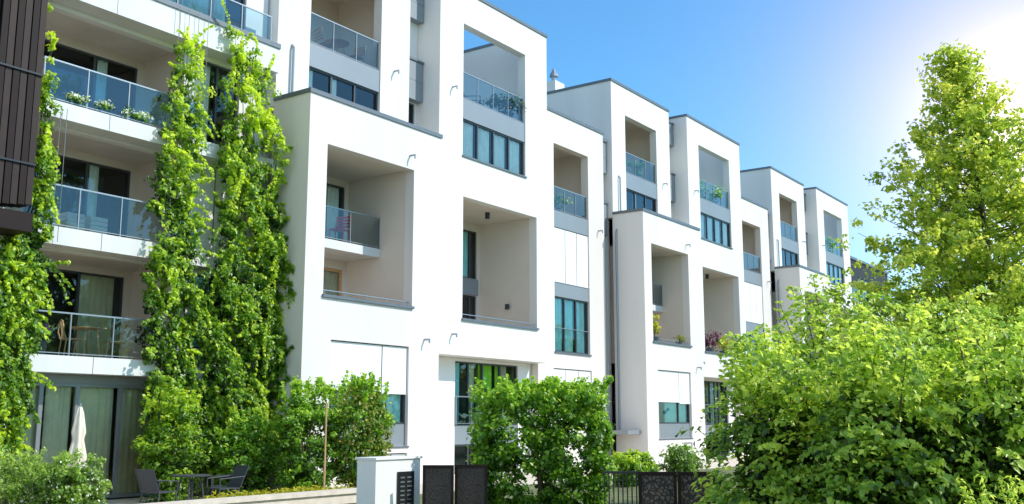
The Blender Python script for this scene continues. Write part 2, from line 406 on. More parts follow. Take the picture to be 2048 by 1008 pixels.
# ================================================================== HOUSE TYPE 1 (front bay + upper block behind)
def house_bay():
    t = thing('town_house', 'x', 'house', (21.6, 20, GZ))
    lg = (19.4, 23.1, 5.02, 9.3); lw = (19.75, 23.0, .92, 3.84); lw2 = (21.9, 23.0, GZ+.02, .72)
    bay = MB().wall(18.7, 24.4, GZ, 10.62, [lg, lw, lw2], 20, 20.35)
    bay.box(18.7, 18.95, 20.35, 21.5, GZ, 10.62).box(24.15, 24.4, 20.35, 22.0, GZ, 10.62).box(18.95, 24.15, 20.35, 21.5, 10.2, 10.5)
    bay.build('bay_wall', WARM, t)
    coping(t, 18.7, 24.4, 20, 21.46, 10.62)
    up = MB()
    win = (20.0, 23.1, 10.8, 12.1); op = (20.0, 23.1, 12.85, 15.5); sp = (20.0, 23.1, 12.1, 12.85)
    up.wall(18.75, 24.5, 10.51, 16.8, [win, op, sp], 21.5, 21.85)
    up.box(18.75, 19.0, 21.85, 25.2, GZ, 16.8).box(24.25, 24.5, 21.85, 25.2, GZ, 16.8).box(19.0, 24.25, 24.95, 25.2, GZ, 16.8)
    up.box(19.0, 24.25, 21.85, 24.95, 16.3, 16.6)
    up.build('upper_wall', WHITE, t)
    coping(t, 18.75, 24.5, 21.5, 25.2, 16.8)
    loggia(t, 19.2, 23.12, 4.15, 9.32, 20.35, 22.8, [(20.2, 22.95, 4.3, 6.4), (20.2, 22.95, 7.0, 9.1)])
    window(t, 20.2, 22.95, 4.3, 6.4, 22.84, (.33, .66), C_BEIGE, ((.35, .6), (.7, 1)), room=ROOMW, frame=WOOD, w=.09)
    window(t, 20.2, 22.95, 7.0, 9.1, 22.84, (.33, .72), C_WHITE, ((.74, .98),))
    bs = MB().box(19.21, 23.11, 21.35, 22.79, 6.68, 6.95); bs.build('balcony_slab', CONC, t)
    railing(t, 19.22, 23.1, 6.96, 7.95, 21.4, 3, CGLASS)
    MB().box(19.36, 23.14, 19.93, 20.36, 4.98, 5.06).build('sill', ZINC, t)
    m = MB().tube((19.41, 20.15, 5.2), (23.09, 20.15, 5.2), .018)
    for i in range(5): m.tube((19.6+i*.82, 20.15, 5.06), (19.6+i*.82, 20.15, 5.2), .012)
    m.build('guard_rail', STEEL, t)
    window(t, 19.75, 23.0, 1.55, 3.84, 20.12, (.66,), C_TEAL, ((.3, 1),), blinds=[2.5, 2.45])
    MB().box(19.76, 22.99, 20.1, 20.2, .922, 1.548).build('spandrel', PANEL, t)
    MB().box(19.7, 23.05, 19.97, 20.1, .87, .918).build('sill', ZINC, t)
    window(t, 21.9, 23.0, GZ+.02, .72, 20.12, (), None, blinds=[GZ+.1])
    window(t, 20.0, 23.1, 10.8, 12.1, 21.6, (.33, .66), C_WHITE, ((.0, .12), (.34, .45)))
    MB().box(20.0, 23.1, 21.53, 21.7, 12.102, 12.83).build('spandrel', PANEL, t)
    loggia(t, 19.6, 23.6, 12.8, 15.9, 21.85, 24.0, [(20.0, 22.3, 12.9, 15.3)])
    window(t, 20.0, 22.3, 12.9, 15.3, 24.05, (.5,), C_WHITE, ((.1, .4),))
    railing(t, 20.02, 23.08, 12.84, 13.82, 21.6, 3)
    MB().box(18.8, 19.6, 24.5, 25.15, 16.94, 17.45).build('chimney', WHITE, t)
    MB().lathe(19.15, 24.8, [(.12, 17.45), (.12, 17.75), (.22, 17.76), (.2, 17.85), (.1, 18.02), (.02, 18.2)], 10).build('chimney_cowl', STEEL, t)
    MB().tube((19.3, 21.42, 10.8), (19.3, 21.42, 12.4), .04).tube((19.3, 21.42, 12.4), (19.3, 21.5, 12.5), .04).build('downpipe', STEEL, t)
    MB().tube((18.64, 21.3, 1.3), (18.64, 21.3, 9.8), .04).tube((18.64, 21.3, 9.8), (18.72, 21.3, 9.95), .04).build('downpipe', STEEL, t)
    for x, z, y in ((22.9, 9.72, 20), (23.7, 4.1, 20), (23.75, 13.0, 21.5)): spout(t, x, y, z)
    return t
# ================================================================== HOUSE TYPE 2 (tall overhanging tower)
def house_tower():
    t = thing('town_house', 'x', 'house', (28.8, 21.8, GZ))
    op = (26.8, 30.65, 12.84, 15.58); sp = (26.8, 30.65, 12.1, 12.84); win = (26.8, 30.65, 10.74, 12.1); lg = (26.85, 31.4, 5.05, 9.3)
    m = MB().wall(25.5, 32.15, 3.82, 16.76, [op, sp, win, lg], 21, 21.35)
    m.box(25.5, 25.8, 21.35, 25, 3.82, 16.76).box(31.6, 32.15, 21.35, 25, 3.82, 16.76)
    m.box(25.8, 31.6, 24.75, 25, 3.82, 12.8).box(25.8, 31.6, 21.35, 24.75, 3.82, 4.0).box(25.8, 31.6, 21.35, 24.75, 12.6, 12.8)
    m.build('wall', WHITE, t)
    MB().box(31.57, 31.597, 21.36, 24.98, 12.81, 16.7).build('terrace_wall', CREAM, t)
    m = MB().box(25.46, 32.19, 20.96, 21.39, 16.76, 16.87).box(31.56, 32.19, 21.39, 25.04, 16.76, 16.87).box(25.46, 25.84, 21.39, 25.04, 16.76, 16.87)
    m.build('coping', ZINC, t)
    railing(t, 26.82, 30.63, 12.85, 13.85, 21.12, 4)
    MB().box(26.8, 30.65, 21.03, 21.2, 12.102, 12.835).build('spandrel', PANEL, t)
    window(t, 26.8, 30.65, 10.76, 12.1, 21.08, (.25, .5, .75), C_WHITE, ((.01, .22), (.27, .48), (.52, .72), (.77, .98)))
    MB().box(26.76, 30.7, 20.95, 21.08, 10.7, 10.757).build('sill', ZINC, t)
    loggia(t, 26.6, 31.42, 4.3, 9.31, 21.35, 23.7, [(27.4, 31.2, 7.1, 9.0), (27.4, 31.2, 4.4, 6.45)])
    window(t, 27.4, 31.2, 7.1, 9.0, 23.75, (.33, .66, .9), C_TEAL, ((.5, .95),))
    window(t, 27.4, 31.2, 4.4, 6.45, 23.75, (.33, .66, .9), C_SAGE, ((.5, .7),))
    MB().box(27.4, 31.2, 23.62, 23.69, 6.46, 7.09).build('spandrel', PANEL, t)
    MB().box(26.81, 31.44, 20.93, 21.36, 5.0, 5.08).build('sill', ZINC, t)
    g = MB().tube((26.86, 21.15, 5.24), (31.39, 21.15, 5.24), .018)
    for i in range(6): g.tube((27.0+i*.84, 21.15, 5.08), (27.0+i*.84, 21.15, 5.24), .012)
    g.build('guard_rail', STEEL, t)
    MB().tube((29.6, 22.0, 9.3), (29.6, 22.0, 9.08), .09, n=12).build('ceiling_lamp', BLACK, t)
    MB().tube((31.42, 22.3, 5.95), (31.3, 22.3, 5.95), .03).tube((31.28, 22.3, 5.86), (31.28, 22.3, 6.06), .08, n=12).build('wall_lamp', BLACK, t)
    gw = (27.5, 31.3, 1.5, 3.7); gw2 = (27.5, 31.3, GZ+.05, .85)
    m = MB().wall(24.41, 32.14, GZ, 3.81, [gw, (27.5, 31.3, .85, 1.5), gw2], 21.8, 22.1); m.build('ground_floor_wall', WHITE, t)
    window(t, 27.5, 31.3, 1.5, 3.7, 21.86, (.22, .44, .72), C_GREEN, ((.02, .12), (.24, .34), (.40, .62), (.68, .76), (.78, .88)), room=ROOMW,
           mats=[C_TEAL, C_SAGE, C_GREEN, C_GREEN, C_BEIGE])
    MB().box(27.52, 31.28, 21.83, 21.95, .855, 1.495).build('spandrel', PANEL, t)
    window(t, 27.5, 31.3, GZ+.05, .85, 21.86, (.22, .44, .72), None)
    railing(t, 27.5, 29.2, 1.52, 2.5, 21.76, 2)
    MB().tube((32.25, 21.7, .2), (32.25, 21.7, 3.7), .05).build('downpipe', STEEL, t)
    m = MB().wall(24.51, 25.49, 3.82, 16.4, [(24.6, 25.4, 11.2, 12.4), (24.6, 25.4, 8.2, 9.8), (24.6, 25.4, 5.2, 7)], 22.0, 22.2)
    m.build('recessed_wall', WHITE, t)
    for z0, z1 in ((12.42, 13.1), (13.11, 13.78), (15.3, 15.9), (15.91, 16.4)):
        MB().box(24.53, 25.47, 21.72, 21.99, z0, z1).build('metal_panel', PANEL, t)
    MB().box(24.52, 25.48, 21.68, 21.99, 13.79, 13.86).build('panel_cap', ZINC, t)
    MB().box(24.52, 25.48, 21.68, 22.2, 16.41, 16.48).build('panel_cap', ZINC, t)
    for a, b in ((11.2, 12.4), (8.2, 9.8), (5.2, 7)): window(t, 24.6, 25.4, a, b, 22.06, (), None)
    for x, z in ((26.2, 13.05), (26.3, 4.5)): spout(t, x, 21, z)
    return t
# ================================================================== HOUSE TYPE 3 (lower narrow block)
def house_low():
    t = thing('town_house', 'x', 'house', (34.8, 21.5, GZ))
    hs = [(33.4, 36.1, 10.05, 12.8), (33.4, 36.1, 9.35, 10.05), (33.4, 36.1, 7.1, 9.35), (33.4, 36.1, 6.55, 7.1), (33.4, 36.1, 4.35, 6.55), (33.3, 36.2, 1.5, 3.7)]
    m = MB().wall(32.2, 37.4, GZ, 14.08, hs, 21.5, 21.85)
    m.box(32.2, 32.45, 21.85, 25, GZ, 14.08).box(37.15, 37.4, 21.85, 25, GZ, 14.08).box(32.45, 37.15, 21.85, 25, 13.4, 13.7).box(32.45, 37.15, 24.8, 25, GZ, 13.4)
    m.build('wall', CREAM, t)
    coping(t, 32.2, 37.4, 21.5, 25, 14.08)
    loggia(t, 33.0, 36.6, 10.0, 13.1, 21.85, 24.0, [(33.4, 35.6, 10.1, 12.5)])
    window(t, 33.4, 35.6, 10.1, 12.5, 24.05, (.5,), C_WHITE, ((.6, .9),))
    railing(t, 33.42, 36.08, 10.06, 11.05, 21.6, 3)
    MB().box(33.4, 36.1, 21.53, 21.7, 9.352, 10.04).build('spandrel', PANEL, t)
    window(t, 33.4, 36.1, 7.1, 9.35, 21.6, (.33, .66), None, blinds=[7.16, 7.16, 7.16])
    MB().box(33.4, 36.1, 21.53, 21.7, 6.552, 7.098).build('spandrel', PANEL, t)
    window(t, 33.4, 36.1, 4.35, 6.55, 21.6, (.33, .66), C_TEAL, ((.04, .3), (.36, .62), (.7, .97)))
    MB().box(33.36, 36.14, 21.45, 21.6, 4.29, 4.348).build('sill', ZINC, t)
    g = MB()
    g.tube((33.42, 21.54, 5.3), (36.08, 21.54, 5.3), .015).build('guard_rail', STEEL, t)
    window(t, 33.3, 36.2, 1.5, 3.7, 21.6, (.33, .66), C_TEAL, blinds=[1.6, 1.6, 2.4])
    ws = [(37.5, 38.05, 7.9, 9.6), (37.5, 38.05, 5.3, 7.4), (37.5, 38.05, 2.6, 4.8), (37.5, 38.05, .6, 2.2)]
    MB().wall(37.41, 38.14, GZ, 13.9, ws, 22.0, 22.2).build('recessed_wall', PANEL, t)
    for w in ws: window(t, *w, 22.06, (), C_SAGE, ((0, 1),), transom=(.5,))
    for a, b in ((9.7, 10.4), (10.41, 11.1), (12.5, 13.2), (13.21, 13.9)):
        MB().box(37.42, 38.13, 21.75, 21.99, a, b).build('metal_panel', PANEL, t)
    MB().box(37.41, 38.14, 21.7, 21.99, 11.11, 11.18).build('panel_cap', ZINC, t)
    MB().box(37.41, 38.14, 21.7, 22.2, 13.91, 13.98).build('panel_cap', ZINC, t)
    MB().box(37.0, 38.1, 20.3, 21.49, 1.12, 1.28).build('entrance_canopy', PANEL, t)
    spout(t, 36.9, 21.5, 9.7)
    return t
PITCH = 19.45
hb = house_bay(); ht = house_tower(); hl = house_low()
GRP = 'row of white town houses'
specs = [
 (hb, 0, 'white house with projecting front bay, red chair in its loggia, beside the climbing plants'),
 (ht, 0, 'nearest and tallest white tower house with sky showing through its open top frame'),
 (hl, 0, 'lower creamy white house with full-height white blinds, right of the nearest tower house'),
 (hb, 1, 'white house with projecting bay and a yellow plant on its loggia sill'),
 (ht, 1, 'white tower house in mid-row with a purple plant on its loggia sill'),
 (hl, 1, 'lower creamy white house between the middle and the farthest tower house'),
 (hb, 2, 'farthest white house with projecting bay, half hidden behind the shrubs'),
 (ht, 2, 'farthest white tower house at the right end of the row, by the brown building'),
]
for src, k, lab in specs:
    o = src if k == 0 else copytree(src)
    if k: o.location.x = src.location.x+PITCH*k
    o['label'] = lab; o['group'] = GRP

# ================================================================== LEFT BALCONY BUILDING
B = thing('apartment_building', 'grey-white apartment building with glass-railed balconies and climbing plants on its front', 'apartment building', (14.5, 21.9, GZ))
floors = [3.08, 5.97, 8.86]
hol = [(11.9, 15.93, GZ, 2.72)]
for z in floors: hol.append((11.9, 15.93, z, z+2.45))
hol += [(16.5, 17.8, 8.95, 11.3), (16.5, 17.8, 3.5, 5.45), (16.5, 17.8, 6.3, 8.4), (16.5, 17.8, .2, 2.4), (12.5, 17.9, 12.3, 14.3)]
m = MB().wall(5.0, 18.69, GZ, 17.5, hol, 21.9, 22.15)
m.build('wall', WHITE, B)
tops = [3.08, 5.97, 8.86, 12.25]; bots = [2.70, 5.56, 8.47, 11.42]
for a, b in zip(tops, bots):
    MB().box(11.75, 18.68, 21.3, 21.9, b, a).build('balcony_slab', CONC, B)
    j = MB()
    for x in (13.5, 15.3, 17.1): j.box(x-.008, x+.008, 21.297, 21.3, b, a)
    j.build('fascia_joint', ZINC, B)
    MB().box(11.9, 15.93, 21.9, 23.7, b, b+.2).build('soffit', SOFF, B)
MB().box(11.7, 18.68, 21.26, 21.3, 12.13, 12.27).build('coping', ZINC, B)
for i, z in enumerate(floors):
    m = MB().wall(11.9, 15.93, z-.2, z+2.6, [(12.0, 15.7, z+.02, z+2.3)], 23.6, 23.75)
    m.quad((15.93,22.15,z-.2),(15.93,22.15,z+2.6),(15.93,23.6,z+2.6),(15.93,23.6,z-.2))
    m.quad((11.9,22.15,z-.2),(11.9,23.6,z-.2),(11.9,23.6,z+2.6),(11.9,22.15,z+2.6))
    m.box(11.9, 15.93, 21.9, 23.6, z-.15, z-.005)
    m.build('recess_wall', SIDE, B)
    window(B, 12.0, 15.7, z+.02, z+2.3, 23.64, (.33, .66), C_SAGE if i == 0 else C_WHITE, ((.08, .3), (.66, .96)) if i == 0 else ((.0, .12), (.7, .78)), room=ROOM)
    railing(B, 11.8, 16.2, z+.005, z+.98, 21.36, 4, (CGLASS, RGLASS, BGLASS)[i])
    MB().box(15.86, 15.93, 22.8, 22.9, z+1.3, z+1.5).build('wall_lamp', BLACK, B)
railing(B, 13.2, 18.5, 12.28, 13.1, 21.5, 5)
window(B, 12.5, 17.9, 12.3, 14.3, 21.98, (.2, .4, .6, .8), C_WHITE, ((.1, .3), (.55, .9)))
window(B, 16.5, 17.8, 8.95, 11.3, 21.98, (.45,), C_WHITE, ((.0, .3),))
window(B, 16.5, 17.8, 3.5, 5.45, 21.98, (.45,), C_TEAL, ((.05, .6),))
window(B, 16.5, 17.8, 6.3, 8.4, 21.98, (.5,), None, blinds=[6.33, 6.33])
window(B, 16.5, 17.8, .2, 2.4, 21.98, (.5,), C_TEAL)
window(B, 11.9, 15.93, GZ+.03, 2.5, 21.98, (.2, .42, .7), C_SAGE, ((.02, .2), (.24, .4), (.44, .68), (.72, .98)), frame=FRAME2, w=.08, room=ROOMW)
MB().box(11.9, 15.93, 21.93, 22.1, 2.5, 2.69).build('window_head', PANEL, B)
for x in (15.2, 15.5, 15.8, 16.1, 12.2, 12.35):
    MB().tube((x, 21.2, 2.9 if x > 15 else 5.6), (x, 21.2, 12.2 if x > 15 else 8.7), .008, n=5).build('climbing_cable', STEEL, B)

# brown shutters at far left
S = thing('folding_shutter', 'dark brown folding metal shutters hanging at the upper left edge', 'shutter', (10.2, 20.6, 5.6))
MB().box(7.5, 11.25, 20.3, 21.25, 5.55, 5.95).build('shutter_rail', BROWN2, S)
for i in range(6):
    a = 10.3+i*.165
    MB().box(a, a+.14, 20.42+.012*(i % 2), 20.92, 6.05+.02*i, 13.5).build('shutter_leaf', BROWN if i % 2 else BROWN2, S)
MB().box(8.0, 10.28, 20.5, 20.56, 6.05, 13.5).build('shutter_leaf', BROWN2, S)
for z in (7.0, 9.0, 11.0): MB().box(10.3, 11.27, 20.385, 20.41, z, z+.04).build('hinge_bar', BLACK, S)
N = thing('balcony_building', 'dark glass bay of the neighbouring brown building at the left edge', 'building', (7, 22, GZ))
MB().box(3, 10.9, 21.3, 21.88, 5.96, 14).build('wall', BROWN2, N)
MB().box(7.6, 10.2, 21.24, 21.29, 8.9, 9.9).build('glass_panel', RGLASS, N)

# far end buildings
D = thing('brown_building', 'small dark brown building beyond the end of the white row', 'building', (79, 24, GZ))
MB().wall(72.2, 92, GZ, 14.6, [(74, 76, 11.5, 13.3), (78, 80, 11.5, 13.3), (83, 87, 11.5, 13.3)], 24, 24.3).box(72.2, 92, 24.3, 30, GZ, 14.6).build('wall', BROWN, D)
for a, b in ((74, 76), (78, 80), (83, 87)): window(D, a, b, 11.5, 13.3, 24.05, (.5,), None, depth=.2)
MB().box(72.1, 92.1, 23.9, 30.1, 14.6, 14.8).build('coping', ZINC, D)
E = thing('terrace_building', 'low white terrace block with glass railing in front of the brown building', 'building', (76, 21.5, GZ))
MB().box(71.2, 88, 21.5, 23.8, GZ, 10.3).build('wall', WHITE, E)
railing(E, 71.4, 87.8, 10.32, 11.5, 21.6, 9)

# ================================================================== climbing plants
def climber(label, table, Y, ydeep, xmax, nc, per, seed, size=.092, inset=5):
    """table: rows (height in photo, left, right) surveyed on the plane Y"""
    rows = []
    for py, a, b in table:
        xa, z = P(a+inset, py, Y); xb, _ = P(b-inset, py, Y); rows.append((z, xa, xb))
    rows.sort(); Z = [r[0] for r in rows]; XA = [r[1] for r in rows]; XB = [r[2] for r in rows]
    z0, z1 = Z[0], Z[-1]
    t = thing('climbing_plant', label, 'climbing plant', ((XA[0]+XB[0])/2, 21.25, GZ), 0, 'climbing plants on the apartment front')
    z = z0+(z1-z0)*rng.uniform(0, 1, nc*4)
    w = np.interp(z, Z, np.array(XB)-np.array(XA)); keep = rng.uniform(0, 1, nc*4) < w/w.max()*(1-.5*(z-z0)/(z1-z0))
    z = z[keep][:nc]; n_ = len(z)
    lo = np.interp(z, Z, XA)+.15*noise1(z*3.3, seed, 5); hi = np.interp(z, Z, XB)+.15*noise1(z*2.9, seed+3, 5)
    x = lo+(hi-lo)*rng.uniform(0, 1, n_)
    thin = noise1(z*3.1+x*2.2, seed+7)+noise1(x*6.3-z*1.7, seed+9)*.8
    ok = (thin > -.95+.5*(z-z0)/(z1-z0)) | (rng.uniform(0, 1, n_) < .25)
    x, z = x[ok], z[ok]; n_ = len(z)
    lay = noise1(z*2.6+x*3, seed+1)
    y = 21.2-ydeep*np.clip(rng.uniform(0, 1, n_)**1.3*(.75+.55*lay), 0, 1)
    c = np.stack([x, y, z], 1)
    cr = .15
    p, n, tone = clumps(c, per, cr, 1.1)
    sh = []
    for i in range(int(nc*.28)):
        k = rng.integers(0, n_); s = -1 if rng.uniform() < .5 else 1
        b = np.array([x[k], y[k]-.05, z[k]]); L_ = rng.uniform(.25, .75)
        d = np.array([s*rng.uniform(.1, .8), -rng.uniform(.1, .6), rng.uniform(-1.2, .7)])
        if z[k] > z1-1.5: d[2] = abs(d[2])+.3
        for q in np.linspace(0, 1, 12): sh.append(b+d*L_*q+np.array([0, 0, -.35*L_*q*q]))
    p2, n2, t2 = clumps(sh, 4, .045)
    p = np.concatenate([p, p2]); n = np.concatenate([n, n2]); tone = np.concatenate([tone, t2+.2])
    p[:, 1] = np.minimum(p[:, 1], 21.28); p[:, 0] = np.minimum(p[:, 0], xmax)
    ok = ~((p[:, 0] > 18.66) & (p[:, 1] > 19.97)); p, n, tone = p[ok], n[ok], tone[ok]
    zz = (p[:, 2]-z0)/(z1-z0)
    tone = tone-.02+.36*np.clip(zz-.4, 0, 1)/.6+.26*noise1(p[:, 2]*2.1+p[:, 0]*3.4, seed)-.45*np.clip((p[:, 1]-21.2+ydeep*.55)/(ydeep*.5), 0, 1)*(.35+.65*(1-zz))  # leaves near the wall darkened to stand for shade inside the plant
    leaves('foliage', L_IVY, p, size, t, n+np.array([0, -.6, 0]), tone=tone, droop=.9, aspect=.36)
    mb = MB()
    for k in range(3):
        pts = []
        for i in range(12):
            zq = GZ+(z1-GZ)*.93*i/11; a = np.interp(zq, Z, XA); b = np.interp(zq, Z, XB)
            pts.append((a+(b-a)*(.3+.2*k)+.05*math.sin(i*1.3+k), 21.24, zq))
        mb.path(pts, .03, .008, 6)
    mb.build('stem', BARK, t)
    return t
climber('climbing plant column left of the narrow window strip, wispy and yellow-green at its top',
        [(60, 366, 398), (130, 345, 412), (210, 330, 416), (290, 318, 412), (380, 308, 405), (480, 300, 407), (600, 294, 412), (720, 298, 430), (830, 294, 445), (960, 300, 445)], 21.0, .42, 17.2, 850, 31, 1.3)
climber('broad climbing plant column beside the side wall of the white front bay, bulging at mid-height',
        [(50, 470, 505), (120, 464, 550), (200, 457, 557), (300, 452, 572), (400, 446, 584), (500, 434, 592), (610, 426, 600), (720, 422, 584), (830, 428, 578), (960, 428, 572)], 20.75, .75, 18.64, 1450, 31, 2.9)
climber('climbing plant at the left edge, thin beside the brown shutters and spreading wide below them',
        [(-30, 92, 106), (60, 90, 106), (150, 87, 106), (220, 82, 120), (320, 74, 122), (420, 66, 112), (480, 10, 102), (560, -60, 92), (660, -60, 88), (760, -60, 62), (850, -60, 52), (905, -60, 62)], 20.9, .5, 12.6, 700, 32, 5.2)

# ================================================================== plants on balconies
def potplant(label, x, y, z, h, r, mat, size=.07, n=260, pot=POT, ph=.28, cat='potted plant', grp=None, name='potted_plant', fl=None):
    t = thing(name, label, cat, (x, y, z), 0, grp)
    MB().lathe(x, y, [(r*.42, z), (r*.55, z+ph), (r*.5, z+ph), (r*.48, z+ph-.03)], 14).build('pot', pot, t)
    k = 14
    c = np.stack([x+rng.normal(0, r*.42, k), y+rng.normal(0, r*.42, k), z+ph+(h-ph)*rng.uniform(.15, .9, k)], 1)
    p, nn, tone = clumps(c, n//k, r*.5)
    leaves('foliage', mat, p, size, t, nn, tone=tone)
    if fl:
        p, nn, tone = clumps(c[:7]+np.array([0, -.05, .06]), 9, r*.3); leaves('blossom', fl, p, .05, t, nn)
    mb = MB()
    for i in range(3): mb.tube((x, y, z+ph-.02), (x+random.uniform(-.4, .4)*r, y+random.uniform(-.4, .4)*r, z+ph+(h-ph)*.7), .012, .006, 5)
    mb.build('stem', BARK, t)
    return t
def flowerbox(label, x0, x1, y, z, fl, box=POT):
    t = thing('flower_box', label, 'flower box', ((x0+x1)/2, y, z))
    MB().box(x0, x1, y-.05, y+.09, z, z+.12).build('box', box, t)
    k = 9
    c = np.stack([np.linspace(x0+.04, x1-.04, k), y-.04+rng.normal(0, .04, k), z+.13+rng.uniform(0, .13, k)], 1)
    p, nn, tone = clumps(c, 30, .13); leaves('foliage', L_HEDGE, p, .06, t, nn, tone=tone)
    p, nn, tone = clumps(c[::2]+np.array([0, -.06, .04]), 20, .12); leaves('blossom', fl, p, .05, t, nn)
    return t
potplant('tall dark conifer in a pot at the right end of the topmost balcony', 15.75, 21.75, 8.86, 1.5, .3, L_DARK, .06, 420)
flowerbox('flower box with pale blossoms at the topmost balcony glass, leftmost of three', 12.4, 12.9, 21.42, 8.87, L_WFL)
flowerbox('flower box with pale blossoms at the topmost balcony glass, middle one of three', 13.15, 13.6, 21.42, 8.87, L_WFL)
flowerbox('flower box with blossoms at the topmost balcony glass, rightmost of three', 13.9, 14.6, 21.42, 8.87, L_WFL)
potplant('small violet-flowered plant in a grey pot at the left of the lowest balcony', 12.5, 21.8, 3.08, .66, .24, L_HEDGE, .06, 220, ph=.34, fl=L_VFL)
potplant('dark bushy plant in the right corner of the lowest balcony', 15.5, 21.8, 3.08, .9, .45, L_DARK, .08, 420)
potplant('dark leafy plant behind the top railing of the nearest tower house', 30.0, 21.6, 12.8, 1.05, .75, L_DARK, .11, 620, ph=.35)
potplant('green trailing plant behind the railing of the nearest lower house', 34.3, 22.1, 10.0, .95, .55, L_HEDGE, .1, 420)
potplant('tall green plant behind the upper railing of the middle bay house', 22.4+PITCH, 22.3, 12.8, 1.25, .45, L_HEDGE, .1, 500)
potplant('light green plant behind the top railing of the middle tower house', 27.8+PITCH, 21.6, 12.8, 1.3, .55, L_IVY, .12, 420)
potplant('dark green plant behind the top railing of the middle tower house', 29.5+PITCH, 21.6, 12.8, 1.2, .6, L_HEDGE, .12, 420)
potplant('plant behind the top railing of the farthest tower house', 28.5+2*PITCH, 21.6, 12.8, 1.4, .8, L_HEDGE, .13, 420)
potplant('yellow bush in a pot on the loggia sill of the middle bay house', 19.9+PITCH, 20.18, 5.06, 1.15, .42, L_YEL, .1, 420, ph=.2)
potplant('small orange-green plant at the right of the same sill as the yellow bush', 22.3+PITCH, 20.18, 5.06, .4, .3, L_RED, .07, 200, ph=.15)
potplant('purple-leaved plant on the loggia sill of the middle tower house', 27.7+PITCH, 21.18, 5.08, .95, .6, L_PURP, .11, 420, ph=.2)
potplant('yellow-green plant beside the purple plant on the tower house sill', 29.6+PITCH, 21.18, 5.08, .85, .5, L_YEL, .1, 380, ph=.2)

# ================================================================== furniture
def chair(label, loc, rz, mat, kind='slat', grp=None, s=1.0):
    t = thing('chair', label, 'chair', loc, rz, grp)
    sw, sd, sh = .22*s, .21*s, .43*s
    if kind == 'lounge': sw, sd, sh = .25, .26, .35
    b = .12 if kind != 'lounge' else .2
    top = sh+(.42*s if kind != 'lounge' else .46)
    MB().box(-sw, sw, -sd, sd, sh-.025, sh).build('seat', mat, t, True)
    m = MB()
    if kind == 'slat':
        for k in range(4):
            z = sh+.1+k*.095*s; y = sd+(z-sh)*.25
            m.box(-sw, sw, y-.01, y+.01, z, z+.06*s)
        m.tube((-sw, sd, sh), (-sw, sd+.11, sh+.46), .014).tube((sw, sd, sh), (sw, sd+.11, sh+.46), .014)
    elif kind == 'bent':
        pts = [(-sw, sd, sh)]+[(-sw*math.cos(a), sd+.06, sh+.1+.32*math.sin(a)) for a in np.linspace(0.2, math.pi-.2, 9)]+[(sw, sd, sh)]
        m.path(pts, .018)
        for x in (-.08, 0, .08): m.tube((x, sd, sh), (x, sd+.06, sh+.4), .009)
    else:
        m.quad((-sw, sd, sh), (sw, sd, sh), (sw, sd+b, top), (-sw, sd+b, top))
        m.tube((-sw, sd, sh), (-sw, sd+b, top), .013).tube((sw, sd, sh), (sw, sd+b, top), .013).tube((-sw, sd+b, top), (sw, sd+b, top), .013)
    m.build('backrest', mat, t, True)
    for x in (-1, 1):
        for y in (-1, 1):
            MB().tube((x*sw*.92, y*sd*.9, sh-.02), (x*sw*1.02, y*sd*1.1, 0), .016).build('leg', mat, t, True)
    if kind == 'lounge':
        for x in (-1, 1):
            MB().path([(x*sw*1.02, -sd, sh-.02), (x*sw*1.05, -sd, sh+.2), (x*sw*1.05, sd+.1, sh+.24)], .014).build('armrest', mat, t, True)
    return t
def table(label, loc, r, h, mat, rz=0):
    t = thing('table', label, 'table', loc, rz)
    MB().lathe(0, 0, [(r*.97, h-.03), (r, h-.02), (r, h)], 28).build('tabletop', mat, t, True)
    for k in range(4):
        a = math.pi/4+k*math.pi/2
        MB().tube((r*.5*math.cos(a), r*.5*math.sin(a), h-.03), (r*.72*math.cos(a), r*.72*math.sin(a), 0), .018).build('leg', mat, t, True)
    return t
table('round wooden table on the lowest balcony', (13.75, 22.0, 3.08), .42, .73, WOOD)
chair('wooden chair left of the round table on the lowest balcony', (13.25, 21.8, 3.08), 1.3, WOOD, 'bent')
chair('wooden chair right of the round table on the lowest balcony', (14.3, 21.75, 3.08), -1.9, WOOD, 'bent')
chair('red folding chair on the loggia balcony of the nearest bay house', (21.75, 21.8, 6.95), -1.2, RED, 'slat', s=1.08)
chair('dark wicker chair behind the top railing of the nearest tower house', (28.4, 21.7, 12.8), .4, DGREY, 'lounge')
table('small wooden table behind the upper railing of the nearest bay house', (21.8, 22.2, 12.8), .4, .72, WOOD)
chair('wooden chair left of the small table on the upper terrace', (21.2, 22.1, 12.8), 1.4, WOOD)
chair('wooden chair right of the small table on the upper terrace', (22.5, 22.1, 12.8), -1.4, WOOD)
for i, (x, lab) in enumerate(((12.35, 'left'), (13.0, 'middle'), (13.6, 'right'))):
    t = thing('planter_crate', f'cream wooden crate behind the middle balcony glass, {lab} one of three', 'crate', (x, 21.75, 5.97), 0, 'crates on the balcony')
    m = MB()
    for k in range(4): m.box(x-.22, x+.22, 21.6, 21.62, 5.99+k*.11, 6.08+k*.11).box(x-.22, x+.22, 21.92, 21.94, 5.99+k*.11, 6.08+k*.11).box(x-.22, x-.2, 21.63, 21.91, 5.99+k*.11, 6.08+k*.11).box(x+.2, x+.22, 21.63, 21.91, 5.99+k*.11, 6.08+k*.11)
    m.build('slats', CLOTH, t); MB().box(x-.19, x+.19, 21.64, 21.9, 5.98, 6.0).build('base', CLOTH, t)
tx, ty = 14.3, 18.6
table('round dark metal patio table in front of the ground floor windows', (tx, ty, GZ+.02), .42, .66, DGREY)
chair('dark grey mesh patio chair left of the patio table', (tx-.72, ty+.1, GZ+.02), 1.75, DGREY, 'lounge')
chair('dark grey mesh patio chair at the right of the patio table, nearer one', (tx+.85, ty-.05, GZ+.02), -1.7, DGREY, 'lounge')
